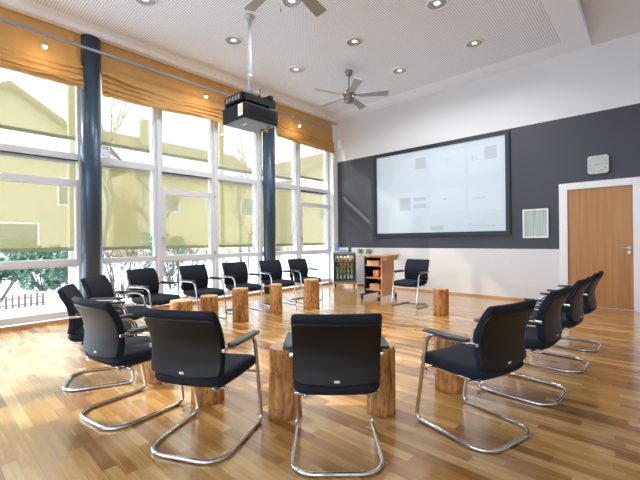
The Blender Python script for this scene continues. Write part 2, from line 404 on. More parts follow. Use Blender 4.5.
MY = [-3.1, -1.9, -.68, .55, 1.76, 2.95, 4.11, 5.26, 6.50, 7.70]
XG = -6.75
casement = {3, 5, 8}
for i in range(9):
    y0, y1 = MY[i] + .028, MY[i + 1] - .028
    t = thing('window_%d' % (i - 2) if i > 2 else 'window_%d' % (10 + i), None, None, (0, 0, 0), kind='structure')
    bm = bm_new(); a, b = XG - .05, XG + .06
    def rect(z0, z1, w, xa=a, xb=b, ya=y0, yb=y1):
        box(bm, xa, xb, ya, yb, z0, z0 + w); box(bm, xa, xb, ya, yb, z1 - w, z1)
        box(bm, xa, xb, ya, ya + w, z0 + w, z1 - w); box(bm, xa, xb, yb - w, yb, z0 + w, z1 - w)
    rect(2.53, 4.38, .05)
    if i in casement:
        rect(2.15, 2.53, .035)
        rect(.06, .88, .05)
    else:
        rect(.90, 2.53, .045); rect(.06, .90, .045)
    box(bm, XG - .02, XL + .01, y0, y1, .06, .16)
    box(bm, XG - .04, XG + .065, y0, y1, 2.495, 2.595)
    obj('window_frame', bm, M['frame'], t)
    if i in casement:
        bm = bm_new(); rect(.855, 2.175, .095, XG - .03, XG + .085, y0 - .01, y1 + .01); s = obj('casement_frame', bm, M['frame'], t)
        hy = y0 + .035
        bm = bm_new(); lathe(bm, [(.016, 0), (.016, .012), (.009, .014), (.009, .05)], 10, (XG + .085, hy, 1.28), axis='x')
        tube(bm, [(XG + .13, hy, 1.285), (XG + .135, hy, 1.17)], .009); obj('handle', bm, M['steel'], s)
        bm = bm_new()
        for hz in (.97, 2.12): lathe(bm, [(.012, 0), (.012, .07)], 8, (XG + .10, y1 - .004, hz - .03))
        obj('hinge', bm, M['steel'], s)
    for z0, z1 in (((.1, .86), (.92, 2.13), (2.2, 2.49), (2.60, 4.34)) if i in casement else ((.1, .86), (.94, 2.49), (2.60, 4.34))):
        bm = bm_new(); box(bm, XG, XG + .008, y0 + .03, y1 - .03, z0, z1); obj('glass_pane', bm, M['glass'], t)
# mullions between the bays belong to the structure
for i, y in enumerate(MY):
    bm = bm_new(); box(bm, XG - .08, XG + .10, y - .03, y + .03, .045, 4.38); struct('trim_%d' % (4 + i), bm, M['frame'])

# door with frame
t = thing('door_1', 'oak veneer door with white frame in the back wall', None, (0, 0, 0), kind='structure')
bm = bm_new()
box(bm, -1.30, -1.175, YB - .05, YB - .001, 0, 2.17, bev=.004); box(bm, -.282, -.157, YB - .05, YB - .001, 0, 2.17, bev=.004); box(bm, -1.174, -.283, YB - .05, YB - .001, 2.055, 2.17, bev=.004)
obj('door_frame', bm, M['white'], t)
bm = bm_new(); box(bm, -1.175, -.282, YB - .015, YB - .001, .012, 2.055); lf = obj('door_leaf', bm, M['door'], t)
bm = bm_new(); lathe(bm, [(.024, 0), (.024, .008), (.010, .009), (.010, .05)], 14, (-.335, YB - .066, 1.03), axis='y')
tube(bm, fillet([(-.335, YB - .060, 1.03), (-.335, YB - .07, 1.03), (-.46, YB - .07, 1.03)], .01), .009, 8)
hd = obj('door_handle', bm, M['steel'], lf)
bm = bm_new(); lathe(bm, [(.024, 0), (.024, .01), (.008, .011), (.008, .013)], 14, (-.335, YB - .028, .955), axis='y'); obj('keyhole', bm, M['steel'], lf)

# columns
for y, lab in ((1.838, 'round blue-grey steel column, the nearer one at left of the windows'), (5.455, 'round blue-grey steel column, the farther one behind the projector')):
    bm = bm_new(); lathe(bm, [(.142, 0), (.142, ZC)], 40, (0, 0, 0))
    o = obj('column', bm, M['column'], loc=(-6.58, y, 0)); o['kind'] = 'structure'; tag(o, lab, 'column')

# ------------------------------------------------------------------ exterior
def ground():
    bm = bm_new(); nx, ny = 40, 50
    g = [[None] * ny for _ in range(nx)]
    for i in range(nx):
        for j in range(ny):
            x = -6.95 - (i / (nx - 1)) ** 1.6 * 60; y = -30 + 110 * j / (ny - 1)
            d = -6.95 - x; z = -.12 + .15 * noise.noise(Vector((x * .3, y * .3, 0))) * min(1, d / 3) + .02 * d * min(1, d / 10)
            g[i][j] = bm.verts.new((x, y, z))
    for i in range(nx - 1):
        for j in range(ny - 1): bm.faces.new((g[i][j], g[i + 1][j], g[i + 1][j + 1], g[i][j + 1])).smooth = True
    return bm
struct('ground_snow', ground(), M['snow'], 'snow-covered garden ground outside the windows')
bm = bm_new(); box(bm, -14, 14, -30, YN - .2, -.3, -.12); struct('ground_rear', bm, M['snow'])

def blind(y0, y1, zt, zb, lab, grp):
    t = thing('exterior_blind', lab, 'blind', (-6.835, (y0 + y1) / 2, zb), group=grp); hw = (y1 - y0) / 2
    bm = bm_new(); n = 12
    for i in range(n):
        a = -hw + 2 * hw * i / n; b = -hw + 2 * hw * (i + 1) / n
        za, zb_ = 0, zt - zb
        v = [bm.verts.new(p) for p in ((0, a, .05), (0, b, .05), (0, b, zb_), (0, a, zb_))]; bm.faces.new(v)
    obj('screen_cloth', bm, M['cloth'], t)
    bm = bm_new(); box(bm, -.015, .015, -hw, hw, 0, .055); obj('bottom_rail', bm, M['rail'], t)
    bm = bm_new(); box(bm, -.03, .037, -hw, hw, zt - zb, zt - zb + .05); obj('roller_box', bm, M['frame'], t)
where = {3: 'left of the nearer blue column', 4: 'just right of the nearer blue column', 5: 'second bay right of the nearer column', 6: 'just left of the farther blue column',
         7: 'just right of the farther blue column', 8: 'in the bay against the back wall'}
for i in range(3, 9):
    a, b = MY[i] + .06, MY[i + 1] - (.10 if i in (4, 6, 7) else .07)
    blind(a, b, 4.33, 2.73 if i in (6, 7) else 2.83, 'translucent yellow-green outdoor blind in the upper window ' + where[i], 'upper outdoor blinds')
    blind(a, b, 2.46, 1.07, 'translucent yellow-green outdoor blind in the lower window ' + where[i], 'lower outdoor blinds')

def house(x, y, wx, wy, ez, rz, ridge, lab, m, wins, chim=None):
    t = thing('house', lab, 'house', (x, y, 0)); hx, hy = wx / 2, wy / 2
    bm = bm_new(); box(bm, -hx, hx, -hy, hy, -.4, ez)
    if ridge == 'x':
        for s in (-hx, hx): bm.faces.new([bm.verts.new(p) for p in ((s, -hy, ez), (s, hy, ez), (s, 0, rz))])
    obj('wall', bm, m, t)
    bm = bm_new(); o = .45
    if ridge == 'x':
        sl = (rz - ez) / hy
        for s in (-1, 1):
            q = [(-hx - o, 0, rz + .02), (hx + o, 0, rz + .02), (hx + o, s * (hy + o), ez - sl * o), (-hx - o, s * (hy + o), ez - sl * o)]
            v = [bm.verts.new(p) for p in q] ; v2 = [bm.verts.new((p[0], p[1], p[2] + .2)) for p in q]
            bm.faces.new(v); bm.faces.new(v2)
            for i in range(4): bm.faces.new((v[i], v[(i + 1) % 4], v2[(i + 1) % 4], v2[i]))
    else:
        sl = (rz - ez) / hx
        for s in (-1, 1):
            q = [(0, -hy - o, rz + .02), (0, hy + o, rz + .02), (s * (hx + o), hy + o, ez - sl * o), (s * (hx + o), -hy - o, ez - sl * o)]
            v = [bm.verts.new(p) for p in q]; v2 = [bm.verts.new((p[0], p[1], p[2] + .2)) for p in q]
            bm.faces.new(v); bm.faces.new(v2)
            for i in range(4): bm.faces.new((v[i], v[(i + 1) % 4], v2[(i + 1) % 4], v2[i]))
    r = obj('roof', bm, M['roof'], t)
    if chim:
        bm = bm_new(); box(bm, chim[0] - .3, chim[0] + .3, chim[1] - .3, chim[1] + .3, ez, chim[2]); obj('chimney', bm, M['house2'], r)
    for (wy_, wz, ww, wh) in wins:
        bm = bm_new(); box(bm, hx - .05, hx + .04, wy_ - ww / 2, wy_ + ww / 2, wz, wz + wh); f = obj('window', bm, M['white'], t)
        bm = bm_new(); box(bm, hx + .03, hx + .06, wy_ - ww / 2 + .08, wy_ + ww / 2 - .08, wz + .08, wz + wh - .08); obj('pane', bm, M['hglass'], f)
house(-24, 2.55, 8, 7.6, 5.3, 7.7, 'x', 'beige gabled house beyond the leftmost window', M['house'], [(-2.2, 2.9, 1.1, 1.3), (2.2, 2.9, 1.1, 1.3), (0, .8, 2, 1.3)])
house(-27, 13.2, 10, 9.5, 5.4, 8.4, 'y', 'long ochre house with chimney behind the middle windows', M['house2'], [(-2.8, 3, 1.2, 1.4), (0.2, 3, 1.2, 1.4), (3, 3, 1.2, 1.4)], (1.0, -2.6, 9.6))
house(-27, 27, 10, 11, 6.5, 9.6, 'x', 'beige house behind the window near the back wall', M['house'], [(-2.5, 3, 1.2, 1.4), (2.5, 3, 1.2, 1.4)])
for y, lab in ((1.86, 'yellowish timber post outside, left of the nearer column'), (5.42, 'yellowish timber post outside, behind the farther column')):
    bm = bm_new(); box(bm, -.06, .06, -.06, .06, 0, 4.6, bev=.01); tag(obj('timber_post', bm, M['post'], loc=(-7.75 if y < 3 else -7.95, y if y < 3 else 5.05, -.12)), lab, 'post')

random.seed(4)
def bare_tree(x, y, h, lab, seed, mtl='bark', sp=.55):
    rnd = random.Random(seed); bm = bm_new()
    def grow(p, d, L, r, lev):
        pts = [p]; q = p.copy(); dd = d.copy()
        for k in range(4):
            dd = (dd + Vector((rnd.uniform(-.16, .16), rnd.uniform(-.16, .16), rnd.uniform(-.02, .10)))).normalized(); q = q + dd * (L / 4); pts.append(q.copy())
        tube(bm, pts, r, 5 if lev < 2 else 3, r1=r * .55)
        if lev < 4:
            for k in range(4 if lev < 3 else 3):
                a = rnd.uniform(0, 2 * PI); s = pts[rnd.randint(2, 4)]
                nd = (dd + Vector((math.cos(a), math.sin(a), rnd.uniform(-.1, .5))) * sp * 1.4).normalized()
                grow(s, nd, L * rnd.uniform(.5, .72), r * .52, lev + 1)
    grow(Vector((0, 0, -.2)), Vector((0, 0, 1)), h * .42, h * .011, 0)
    t = obj('bare_tree', bm, M[mtl], loc=(x, y, 0)); tag(t, lab, 'tree')
bare_tree(-15, 4.4, 7.5, 'bare winter tree outside the leftmost window, beside the gabled house', 5)
bare_tree(-17, 7.6, 7.5, 'bare winter tree seen through the middle windows', 8)
bare_tree(-17, 12.0, 8, 'bare winter tree in front of the long ochre house', 11)
bare_tree(-13, 9.6, 5, 'bare winter tree seen just left of the farther column', 15)
bare_tree(-33, 6.5, 13, 'tall bare winter tree rising behind the gabled house', 31)
bare_tree(-38, 21.5, 15, 'tall bare winter tree rising behind the long ochre house', 35)
bare_tree(-18.5, 17.3, 6.5, 'bare winter tree in the gap right of the long ochre house', 37)
def twig_bush(x, y, r, h, lab, seed):
    rnd = random.Random(seed); bm = bm_new()
    for k in range(46):
        a = rnd.uniform(0, 2 * PI); e = rnd.uniform(.3, 1.0); base = Vector((math.cos(a) * r * .3, math.sin(a) * r * .3, -.15))
        tip = Vector((math.cos(a) * r * e, math.sin(a) * r * e, h * rnd.uniform(.6, 1)))
        mid = (base + tip) / 2 + Vector((rnd.uniform(-.1, .1), rnd.uniform(-.1, .1), .15))
        tube(bm, [base, mid, tip], .012, 3, r1=.004)
        for j in range(4):
            s = mid.lerp(tip, rnd.random()); tube(bm, [s, s + Vector((rnd.uniform(-.25, .25), rnd.uniform(-.25, .25), rnd.uniform(.05, .3)))], .006, 3)
    tag(obj('bare_shrub', bm, M['twig'], loc=(x, y, 0)), lab, 'shrub')
twig_bush(-9.3, 3.3, .8, 1.3, 'bare twiggy shrub in the snow right of the nearer column', 1)
twig_bush(-9.8, 4.9, .9, 1.25, 'bare twiggy shrub in the snow outside the middle window', 2)
twig_bush(-10.2, 6.8, 1.0, 1.25, 'bare twiggy shrub in the snow left of the farther column', 6)
twig_bush(-10.4, 8.6, .9, 1.35, 'bare twiggy shrub in the snow right of the farther column', 7)
def evergreen(x, y, r, h, lab, seed, n=2600):
    rnd = random.Random(seed); t = thing('evergreen_shrub', lab, 'shrub', (x, y, 0)); bm = bm_new()
    blobs = [(Vector((rnd.uniform(-r, r) * .8, rnd.uniform(-r, r), rnd.uniform(.12, .80) * h)), rnd.uniform(.25, .45) * r) for _ in range(13)]
    for _ in range(n):
        c, s = rnd.choice(blobs); d = Vector((rnd.gauss(0, 1), rnd.gauss(0, 1), rnd.gauss(0, 1))).normalized() * s * rnd.uniform(.6, 1.05)
        p = c + d; a = Vector((rnd.gauss(0, 1), rnd.gauss(0, 1), rnd.gauss(0, 1))).normalized(); b = a.orthogonal().normalized(); L = rnd.uniform(.05, .09)
        bm.faces.new([bm.verts.new(v) for v in (p - a * L, p + b * L * .35, p + a * L, p - b * L * .35)])
    obj('foliage', bm, M['leaf'], t)
    bm = bm_new()
    for c, s in blobs: tube(bm, [Vector((0, 0, -.15)), c * .6 + Vector((0, 0, -.1)), c], .03, 4, r1=.01)
    obj('stem', bm, M['bark'], t)
evergreen(-10.7, 1.15, .56, 1.35, 'green leafy shrub behind the picket fence outside the leftmost window', 3)
evergreen(-10.8, 2.75, .52, 1.35, 'green leafy shrub seen beside the nearer column, right of the picket fence', 9)
evergreen(-13.2, 6.2, .9, 2.1, 'dark green shrub farther off behind the bare shrubs', 12, 1500)
evergreen(-12.1, 2.2, .62, 1.4, 'green leafy shrub farther back between the two shrubs of the leftmost window', 21)
t = thing('picket_fence', 'low brown picket fence in the snow outside the leftmost window', 'fence', (-9.55, 1.25, -.13))
for k in range(11):
    bm = bm_new(); box(bm, -.02, .02, -.018, .018, 0, .26 + .02 * (k % 2)); o = obj('picket', bm, M['picket'], t, loc=(-.021, -.5 + .10 * k, .02))
bm = bm_new(); box(bm, .001, .03, -.58, .60, .07, .095); box(bm, .001, .03, -.58, .60, .20, .225); obj('fence_rail', bm, M['picket'], t)

# ------------------------------------------------------------------ roman blinds (ochre cloth), track, wall box
def roman(y0, y1, lab, seed, ends):
    n = int((y1 - y0) / .03); ZT = 4.425; L = y1 - y0; bm = bm_new(); g = []
    NF = 4; flat = 10; per = 12
    for i in range(n + 1):
        u = i / n; y = y0 + L * u; col = []
        zb = 3.575 + (ends[0] * (1 - u) + ends[1] * u) - .03 * math.sin(PI * u * ends[2]) ** 2
        pinch = math.exp(-(min(y - y0, y1 - y) / .20) ** 2)
        reg = .30 + .05 * noise.noise(Vector((y * .7, seed, 0))) + .05 * pinch      # height of the gathered part
        zf = zb + reg
        for j in range(flat):
            v = j / flat; z = ZT + (zf - ZT) * v
            col.append((-6.545 + .035 * v * v + .010 * noise.noise(Vector((y * 1.7, z * 1.6, seed))) + .012 * pinch * math.sin(y * 50 + z * 5), z))
        for j in range(NF * per + 1):
            q = j / per; w_ = noise.noise(Vector((y * 1.1, q * .8, seed * 3.))); w2 = noise.noise(Vector((y * 3.5, q * 1.7, seed * 5. + 9)))
            amp = (.55 + .9 * w_ + .5 * pinch); amp = max(.08, amp)
            ph = q + .30 * w_ + .10 * w2 + .12 * pinch * math.sin(y * 38)
            h = reg / NF
            z = zf - h * q - .30 * h * amp * math.sin(2 * PI * ph) + .012 * w2
            x = -6.51 + .012 * q + .050 * amp * (.5 - .5 * math.cos(2 * PI * ph)) + .012 * w2
            col.append((x, z))
        g.append([bm.verts.new((x, y, z)) for x, z in col])
    for i in range(n):
        for j in range(len(g[0]) - 1): bm.faces.new((g[i][j], g[i + 1][j], g[i + 1][j + 1], g[i][j + 1])).smooth = True
    o = obj('roman_blind', bm, M['curtain']); sm = o.modifiers.new('thick', 'SOLIDIFY'); sm.thickness = .004; sm.offset = 0
    tag(o, lab, 'blind', 'ochre roman blinds')
roman(-.62, 1.71, 'ochre cloth roman blind gathered above the windows left of the nearer column', 1, (.02, .0, 1))
roman(1.965, 5.33, 'long ochre cloth roman blind between the two blue columns', 2, (-.03, .06, 2))
roman(5.58, 7.66, 'ochre cloth roman blind from the farther column to the back wall', 3, (.06, -.01, 1))
t = thing('track_rail', 'long grey lighting track running in front of the ochre blinds', 'track', (-6.24, 0, 4.10))
bm = bm_new(); box(bm, -.017, .017, -1.5, 7.28, -.017, .017); obj('rail', bm, M['trackgrey'], t)
for y in (.2, 2.6, 5.0, 7.1):
    bm = bm_new(); tube(bm, [(0, y, .017), (0, y, .40)], .003, 5); obj('hanger_wire', bm, M['steel'], t)
for y, lab in ((1.19, 'small warm spotlight on the track left of the nearer column'), (3.66, 'small warm spotlight on the track left of the projector'), (6.12, 'small warm spotlight on the track right of the projector')):
    t = thing('track_spotlight', lab, 'spotlight', (-6.24, y, 4.083), group='warm spotlights on the track')
    bm = bm_new(); tube(bm, [(0, 0, 0), (0, 0, -.10)], .005, 6); lathe(bm, [(.012, -.02), (.014, 0)], 8); obj('stem', bm, M['steel'], t)
    bm = bm_new(); lathe(bm, [(.012, -.09), (.028, -.11), (.034, -.15)], 14, cap=False); obj('reflector', bm, M['steel'], t)
    bm = bm_new(); bmesh.ops.create_icosphere(bm, subdivisions=2, radius=.026, matrix=Matrix.Translation((0, 0, -.155))); obj('bulb', bm, M['warmbulb'], t, smooth=True)
    ld = bpy.data.lights.new('spot_lamp', 'POINT'); ld.energy = 2.5; ld.color = (1, .72, .42); ld.shadow_soft_size = .03
    lo_ = bpy.data.objects.new('spot_lamp', ld); C.objects.link(lo_); lo_.parent = t; lo_.location = (0, 0, -.20)
bm = bm_new(); box(bm, -.085, .085, -.05, 0, -.12, .12, bev=.006); box(bm, -.06, .06, -.056, -.051, -.09, .09)
tag(obj('wall_box', bm, M['white'], loc=(-6.44 + .02, YB - .001, 3.83)), 'small white box mounted high on the back wall near the window corner', 'wall box')

# ------------------------------------------------------------------ ceiling downlights
def downlight(x, y, lab, first=[None]):
    if first[0] is None:
        t = thing('downlight', lab, 'downlight', (x, y, ZC), group='recessed ceiling downlights')
        bm = bm_new(); n = 32
        prof = [(.128, -.001), (.158, -.001), (.156, -.008), (.130, -.022), (.128, -.001)]
        lathe(bm, prof, n, cap=False); obj('trim_ring', bm, M['white'], t)
        bm = bm_new(); lathe(bm, [(.129, -.006), (.05, -.0025)], n, cap=False)
        f = obj('reflector', bm, M['dlrefl'], t)
        bm = bm_new(); lathe(bm, [(.05, -.003), (.0005, -.003)], n, cap=False); obj('diffuser', bm, M['lampglow'], t)
        bm = bm_new()
        for k in range(-2, 3):
            xx = k * .042; hl = math.sqrt(.115 ** 2 - xx ** 2); box(bm, xx - .002, xx + .002, -hl, hl, -.013, -.005)
        obj('louvre', bm, M['white'], t)
        first[0] = t
    else: t = copy_tree(first[0], (x, y, ZC), 0, lab)
    ld = bpy.data.lights.new('downlight_lamp', 'AREA'); ld.shape = 'DISK'; ld.size = .2; ld.energy = LAMP_W; ld.color = (.96, .98, 1); ld.spread = R(160)
    o = bpy.data.objects.new('downlight_lamp', ld); C.objects.link(o); o.parent = t; o.location = (0, 0, -.02)
dl = {(-5.09, 2.09): 'recessed round downlight cut by the top of the photo, leftmost', (-5.09, 3.50): 'recessed round downlight left of the projector pole', (-5.09, 4.92): 'recessed round downlight between the projector pole and the small fan',
      (-3.67, 3.48): 'recessed round downlight behind the near fan blades', (-3.67, 4.90): 'recessed round downlight just above the far ceiling fan', (-3.67, 6.35): 'recessed round downlight right of the far ceiling fan, nearest the back wall',
      (-2.24, 4.91): 'recessed round downlight at the top edge, above the projection screen', (-2.24, 6.34): 'recessed round downlight above the right end of the screen'}
for (x, y), lab in dl.items(): downlight(x, y, lab)

# ------------------------------------------------------------------ ceiling fans
def fan(x, y, lab, ang, chain=False):
    t = thing('ceiling_fan', lab, 'ceiling fan', (x, y, ZC))
    bm = bm_new(); lathe(bm, [(.075, 0), (.075, -.03), (.055, -.075), (.016, -.085)], 24); obj('canopy', bm, M['nickel'], t)
    bm = bm_new(); tube(bm, [(0, 0, -.08), (0, 0, -.36)], .014, 10); obj('downrod', bm, M['nickel'], t)
    bm = bm_new(); lathe(bm, [(.03, -.34), (.05, -.37), (.115, -.40), (.125, -.43), (.125, -.47), (.10, -.475), (.10, -.50), (.11, -.505), (.11, -.545), (.10, -.56)], 28); obj('motor_housing', bm, M['nickel'], t)
    bm = bm_new(); lathe(bm, [(.098, -.56), (.090, -.60), (.05, -.615), (.0005, -.617)], 28); obj('end_cap', bm, M['nickel'], t)
    for k in range(5):
        a = R(ang + 72 * k); bm = bm_new(); p = R(-13)
        outl = [(.20, .045), (.22, .055), (.74, .078), (.76, .07), (.76, -.07), (.74, -.078), (.22, -.055), (.20, -.045)]
        def tr(u, v, dz):
            yy = v * math.cos(p); zz = v * math.sin(p) + dz - .475
            return Vector((u * math.cos(a) - yy * math.sin(a), u * math.sin(a) + yy * math.cos(a), zz))
        A = [bm.verts.new(tr(u, v, .004)) for u, v in outl]; B = [bm.verts.new(tr(u, v, -.004)) for u, v in outl]
        bm.faces.new(A); bm.faces.new(list(reversed(B)))
        for i in range(8): bm.faces.new((A[i], B[i], B[(i + 1) % 8], A[(i + 1) % 8]))
        bl = obj('blade', bm, M['silver'], t)
        bm = bm_new(); q = [(.10, .02), (.27, .03), (.27, -.03), (.10, -.02)]
        A = [bm.verts.new(tr(u, v, .010)) for u, v in q]; B = [bm.verts.new(tr(u, v, .005)) for u, v in q]
        bm.faces.new(A); bm.faces.new(list(reversed(B)))
        for i in range(4): bm.faces.new((A[i], B[i], B[(i + 1) % 4], A[(i + 1) % 4]))
        obj('blade_arm', bm, M['nickel'], bl)
    if chain:
        bm = bm_new(); tube(bm, [(-.06, -.02, -.6), (-.06, -.02, -.80)], .003, 5); lathe(bm, [(.003, -.80), (.007, -.83), (.003, -.845)], 8, (-.06, -.02, 0)); obj('pull_chain', bm, M['steel'], t)
fan(-4.42, 5.70, 'grey five-blade ceiling fan hanging beyond the projector, near the back wall', 33)
fan(-2.90, 2.66, 'grey ceiling fan mostly above the photo, two blade tips at the top edge', 30, True)

# ------------------------------------------------------------------ projector
PX, PY = -4.385, 3.295
t = thing('projector', 'dark grey ceiling projector hanging on a long grey pole', 'projector', (PX, PY, 0))
bm = bm_new(); lathe(bm, [(.08, 4.499), (.08, 4.485), (.03, 4.475), (.026, 4.45)], 20, cap=True); obj('ceiling_plate', bm, M['pole'], t)
bm = bm_new(); tube(bm, [(0, 0, 4.48), (0, 0, 3.27)], .027, 16); lathe(bm, [(.033, 3.60), (.033, 3.64)], 16); obj('pole', bm, M['pole'], t)
bm = bm_new(); box(bm, -.265, .265, -.305, .305, 2.895, 3.115, bev=.022); pb = obj('body', bm, M['proj'], t)
bm = bm_new(); box(bm, -.24, .24, -.28, .28, 2.892, 2.8955); obj('underside', bm, M['projunder'], pb)
bm = bm_new()
for k in range(26): box(bm, .2645, .268, -.24 + k * .0185, -.231 + k * .0185, 2.945, 3.085)
obj('side_vent', bm, M['projtop'], pb)
bm = bm_new(); box(bm, .13, .235, -.310, -.304, 2.93, 3.09); obj('connector_panel', bm, M['label'], pb)
bm = bm_new(); box(bm, .155, .215, -.314, -.309, 2.97, 3.05); obj('connector', bm, M['orange'], pb)
bm = bm_new(); box(bm, -.05, .05, -.12, -.095, 2.889, 2.893); obj('bottom_label', bm, M['label'], pb)
bm = bm_new()
for p in ((.16, .20), (-.02, .235)): lathe(bm, [(.018, 2.878), (.02, 2.893)], 12, (p[0], p[1], 0))
obj('foot', bm, M['black'], pb)
bm = bm_new(); lathe(bm, [(.05, 0), (.055, .012), (.045, .03), (.04, .02)], 20, (-.05, .304, 3.0), axis='y'); obj('lens', bm, M['black'], pb)
bm = bm_new()
box(bm, -.21, .21, -.26, .26, 3.185, 3.235); box(bm, -.25, -.21, -.27, .27, 3.15, 3.245); box(bm, .21, .25, -.27, .27, 3.15, 3.245)
box(bm, -.07, .07, -.07, .07, 3.235, 3.31); box(bm, -.21, .21, -.30, -.26, 3.15, 3.26)
for xx in (-.17, .17):
    for yy in (-.2, .2): box(bm, xx - .012, xx + .012, yy - .012, yy + .012, 3.11, 3.19)
obj('mounting_bracket', bm, M['projtop'], t)
bm = bm_new()
lathe(bm, [(.035, -.29), (.04, -.27), (.03, -.24)], 12, (0, -.24, 3.17), axis='x')
for k in range(5): box(bm, -.17 + .072 * k, -.13 + .072 * k, -.306, -.3005, 3.175, 3.235)
obj('bracket_slot', bm, M['trackgrey'], t)
t = thing('wireless_receiver', 'small black receiver with antenna on top of the projector bracket', 'receiver', (PX + .10, PY + .14, 3.236))
bm = bm_new(); box(bm, -.06, .08, -.05, .11, 0, .05, bev=.004); box(bm, -.05, .12, .05, .11, .05, .10); obj('case', bm, M['projtop'], t)
bm = bm_new(); tube(bm, [(-.03, -.02, .045), (-.03, -.02, .22)], .009, 6); obj('antenna', bm, M['projtop'], t)
bm = bm_new(); tube(bm, fillet([(PX + .02, PY - .1, 3.25), (PX - .02, PY - .15, 3.34), (PX + .09, PY + .0, 3.42), (PX + .16, PY + .11, 3.30), (PX + .13, PY + .14, 3.30)], .08, 6), .006, 6)
tag(obj('projector_cable', bm, M['pole']), 'thin grey cable looping beside the pole above the projector', 'cable')

# ------------------------------------------------------------------ projection screen, clock, picture
t = thing('projection_screen', 'large projection screen in a black frame on the dark grey wall', 'screen', (-3.705, YB - .001, 2.305))
HW, HH, FR = 1.592, 1.032, .08
bm = bm_new()
box(bm, -HW, HW, -.055, 0, HH - FR, HH, bev=.004); box(bm, -HW, HW, -.055, 0, -HH, -HH + FR, bev=.004)
box(bm, -HW, -HW + FR, -.055, 0, -HH + FR, HH - FR, bev=.004); box(bm, HW - FR, HW, -.055, 0, -HH + FR, HH - FR, bev=.004); obj('frame', bm, M['sframe'], t)
bm = bm_new(); box(bm, -HW + FR, HW - FR, -.025, -.002, -HH + FR, HH - FR); sv = obj('viewing_surface', bm, M['screen'], t)
W2, H2 = HW - FR, HH - FR
def sq(bm, u0, u1, v0, v1, d=.0265):    # u,v fractions of the picture, v from the top
    box(bm, -W2 + 2 * W2 * u0, -W2 + 2 * W2 * u1, -d, -.0255, H2 - 2 * H2 * v1, H2 - 2 * H2 * v0)
def outl(bm, u0, u1, v0, v1, w=.0015):
    sq(bm, u0, u1, v0, v0 + w * 1.5); sq(bm, u0, u1, v1 - w * 1.5, v1); sq(bm, u0, u0 + w, v0, v1); sq(bm, u1 - w, u1, v0, v1)
for q in ((.17, .44, .07, .37), (.47, .73, .07, .37), (.76, .97, .07, .37), (.17, .44, .50, .77), (.47, .73, .50, .77), (.76, .97, .50, .77)):
    bm = bm_new(); sq(bm, *q, .0258); obj('projected_tile', bm, M['tile'], sv)
for q in ((.355, .44, .09, .225), (.87, .945, .09, .23), (.215, .31, .56, .72), (.335, .44, .57, .615), (.335, .44, .65, .70), (.47, .575, .925, .975), (.57, .60, .605, .625), (.80, .87, .625, .64)):
    bm = bm_new(); sq(bm, *q); obj('projected_block', bm, M['sgrey'], sv)
for q in ((.05, .12, .14, .22), (.05, .12, .53, .60), (.535, .645, .575, .655), (.81, .87, .66, .73)):
    bm = bm_new(); outl(bm, *q); obj('projected_outline', bm, M['sline'], sv)
for q in ((.05, .13, .235, .243), (.06, .12, .28, .288), (.05, .13, .62, .628), (.05, .22, .955, .963), (.47, .54, .245, .253), (.61, .66, .30, .308), (.47, .70, .70, .708), (.05, .30, .975, .981)):
    bm = bm_new(); sq(bm, *q); obj('projected_text_line', bm, M['sline'], sv)
for u, v in ((.18, .10), (.475, .10), (.765, .09), (.18, .515), (.475, .515), (.765, .505)):
    bm = bm_new(); sq(bm, u - .010, u + .010, v - .016, v + .016); obj('projected_dot', bm, M['sline'], sv)
for u, v in ((.615, .175), (.80, .20)):
    bm = bm_new(); c = Vector((-W2 + 2 * W2 * u, -.0265, H2 - 2 * H2 * v)); pts = [c + Vector((.048 * math.cos(a), 0, .048 * math.sin(a))) for a in [2 * PI * k / 16 - .9 for k in range(15)]]
    tube(bm, pts, .006, 4); obj('projected_ring', bm, M['sgrey'], sv)
fc = bpy.data.curves.new('screen_text', 'FONT'); fc.body = 'ClickShare'; fc.size = .125; fc.extrude = .0005; fc.materials.append(M['sgrey'])
ft = bpy.data.objects.new('text_source', fc); C.objects.link(ft); bpy.context.view_layer.update()
fm = bpy.data.meshes.new_from_object(ft.evaluated_get(bpy.context.evaluated_depsgraph_get())); bpy.data.objects.remove(ft)
if not fm.materials: fm.materials.append(M['sgrey'])
fo = bpy.data.objects.new('projected_word', fm); C.objects.link(fo); fo.parent = sv; fo.rotation_euler = (R(90), 0, 0); fo.location = (-W2 + 2 * W2 * .755, -.0265, H2 - 2 * H2 * .955)

t = thing('wall_clock', 'pale rounded square wall clock above the oak door', 'clock', (-.73, YB - .001, 2.445))
def rrect(hw, hh, r, n=6):
    return [(math.copysign(1, cx) * (hw - r) + r * math.cos(a0 + PI / 2 * k / n), math.copysign(1, cz) * (hh - r) + r * math.sin(a0 + PI / 2 * k / n)) for cx, cz, a0 in ((1, 1, 0), (-1, 1, PI / 2), (-1, -1, PI), (1, -1, 3 * PI / 2)) for k in range(n + 1)]
def slab(bm, outl_, y0, y1, mi=0):
    a = [bm.verts.new((x, y0, z)) for x, z in outl_]; b = [bm.verts.new((x, y1, z)) for x, z in outl_]
    bm.faces.new(a); bm.faces.new(list(reversed(b)))
    for i in range(len(a)): bm.faces.new((a[i], a[(i + 1) % len(a)], b[(i + 1) % len(a)], b[i]))
bm = bm_new(); slab(bm, rrect(.155, .165, .05), -.045, 0); obj('case', bm, M['black'], t)
bm = bm_new(); slab(bm, rrect(.145, .155, .045), -.049, -.0455); obj('clock_face', bm, M['clockface'], t)
bm = bm_new()
for k in range(12):
    a = k * PI / 6; x, z = .115 * math.sin(a), .125 * math.cos(a); s = 1.0; box(bm, x - .014, x + .014, -.0505, -.0495, z - .009, z + .009)
obj('hour_mark', bm, M['sage'], t)
bm = bm_new(); tube(bm, [(0, -.052, 0), (-.06, -.052, -.008)], .004, 4); obj('hour_hand', bm, M['sage'], t)
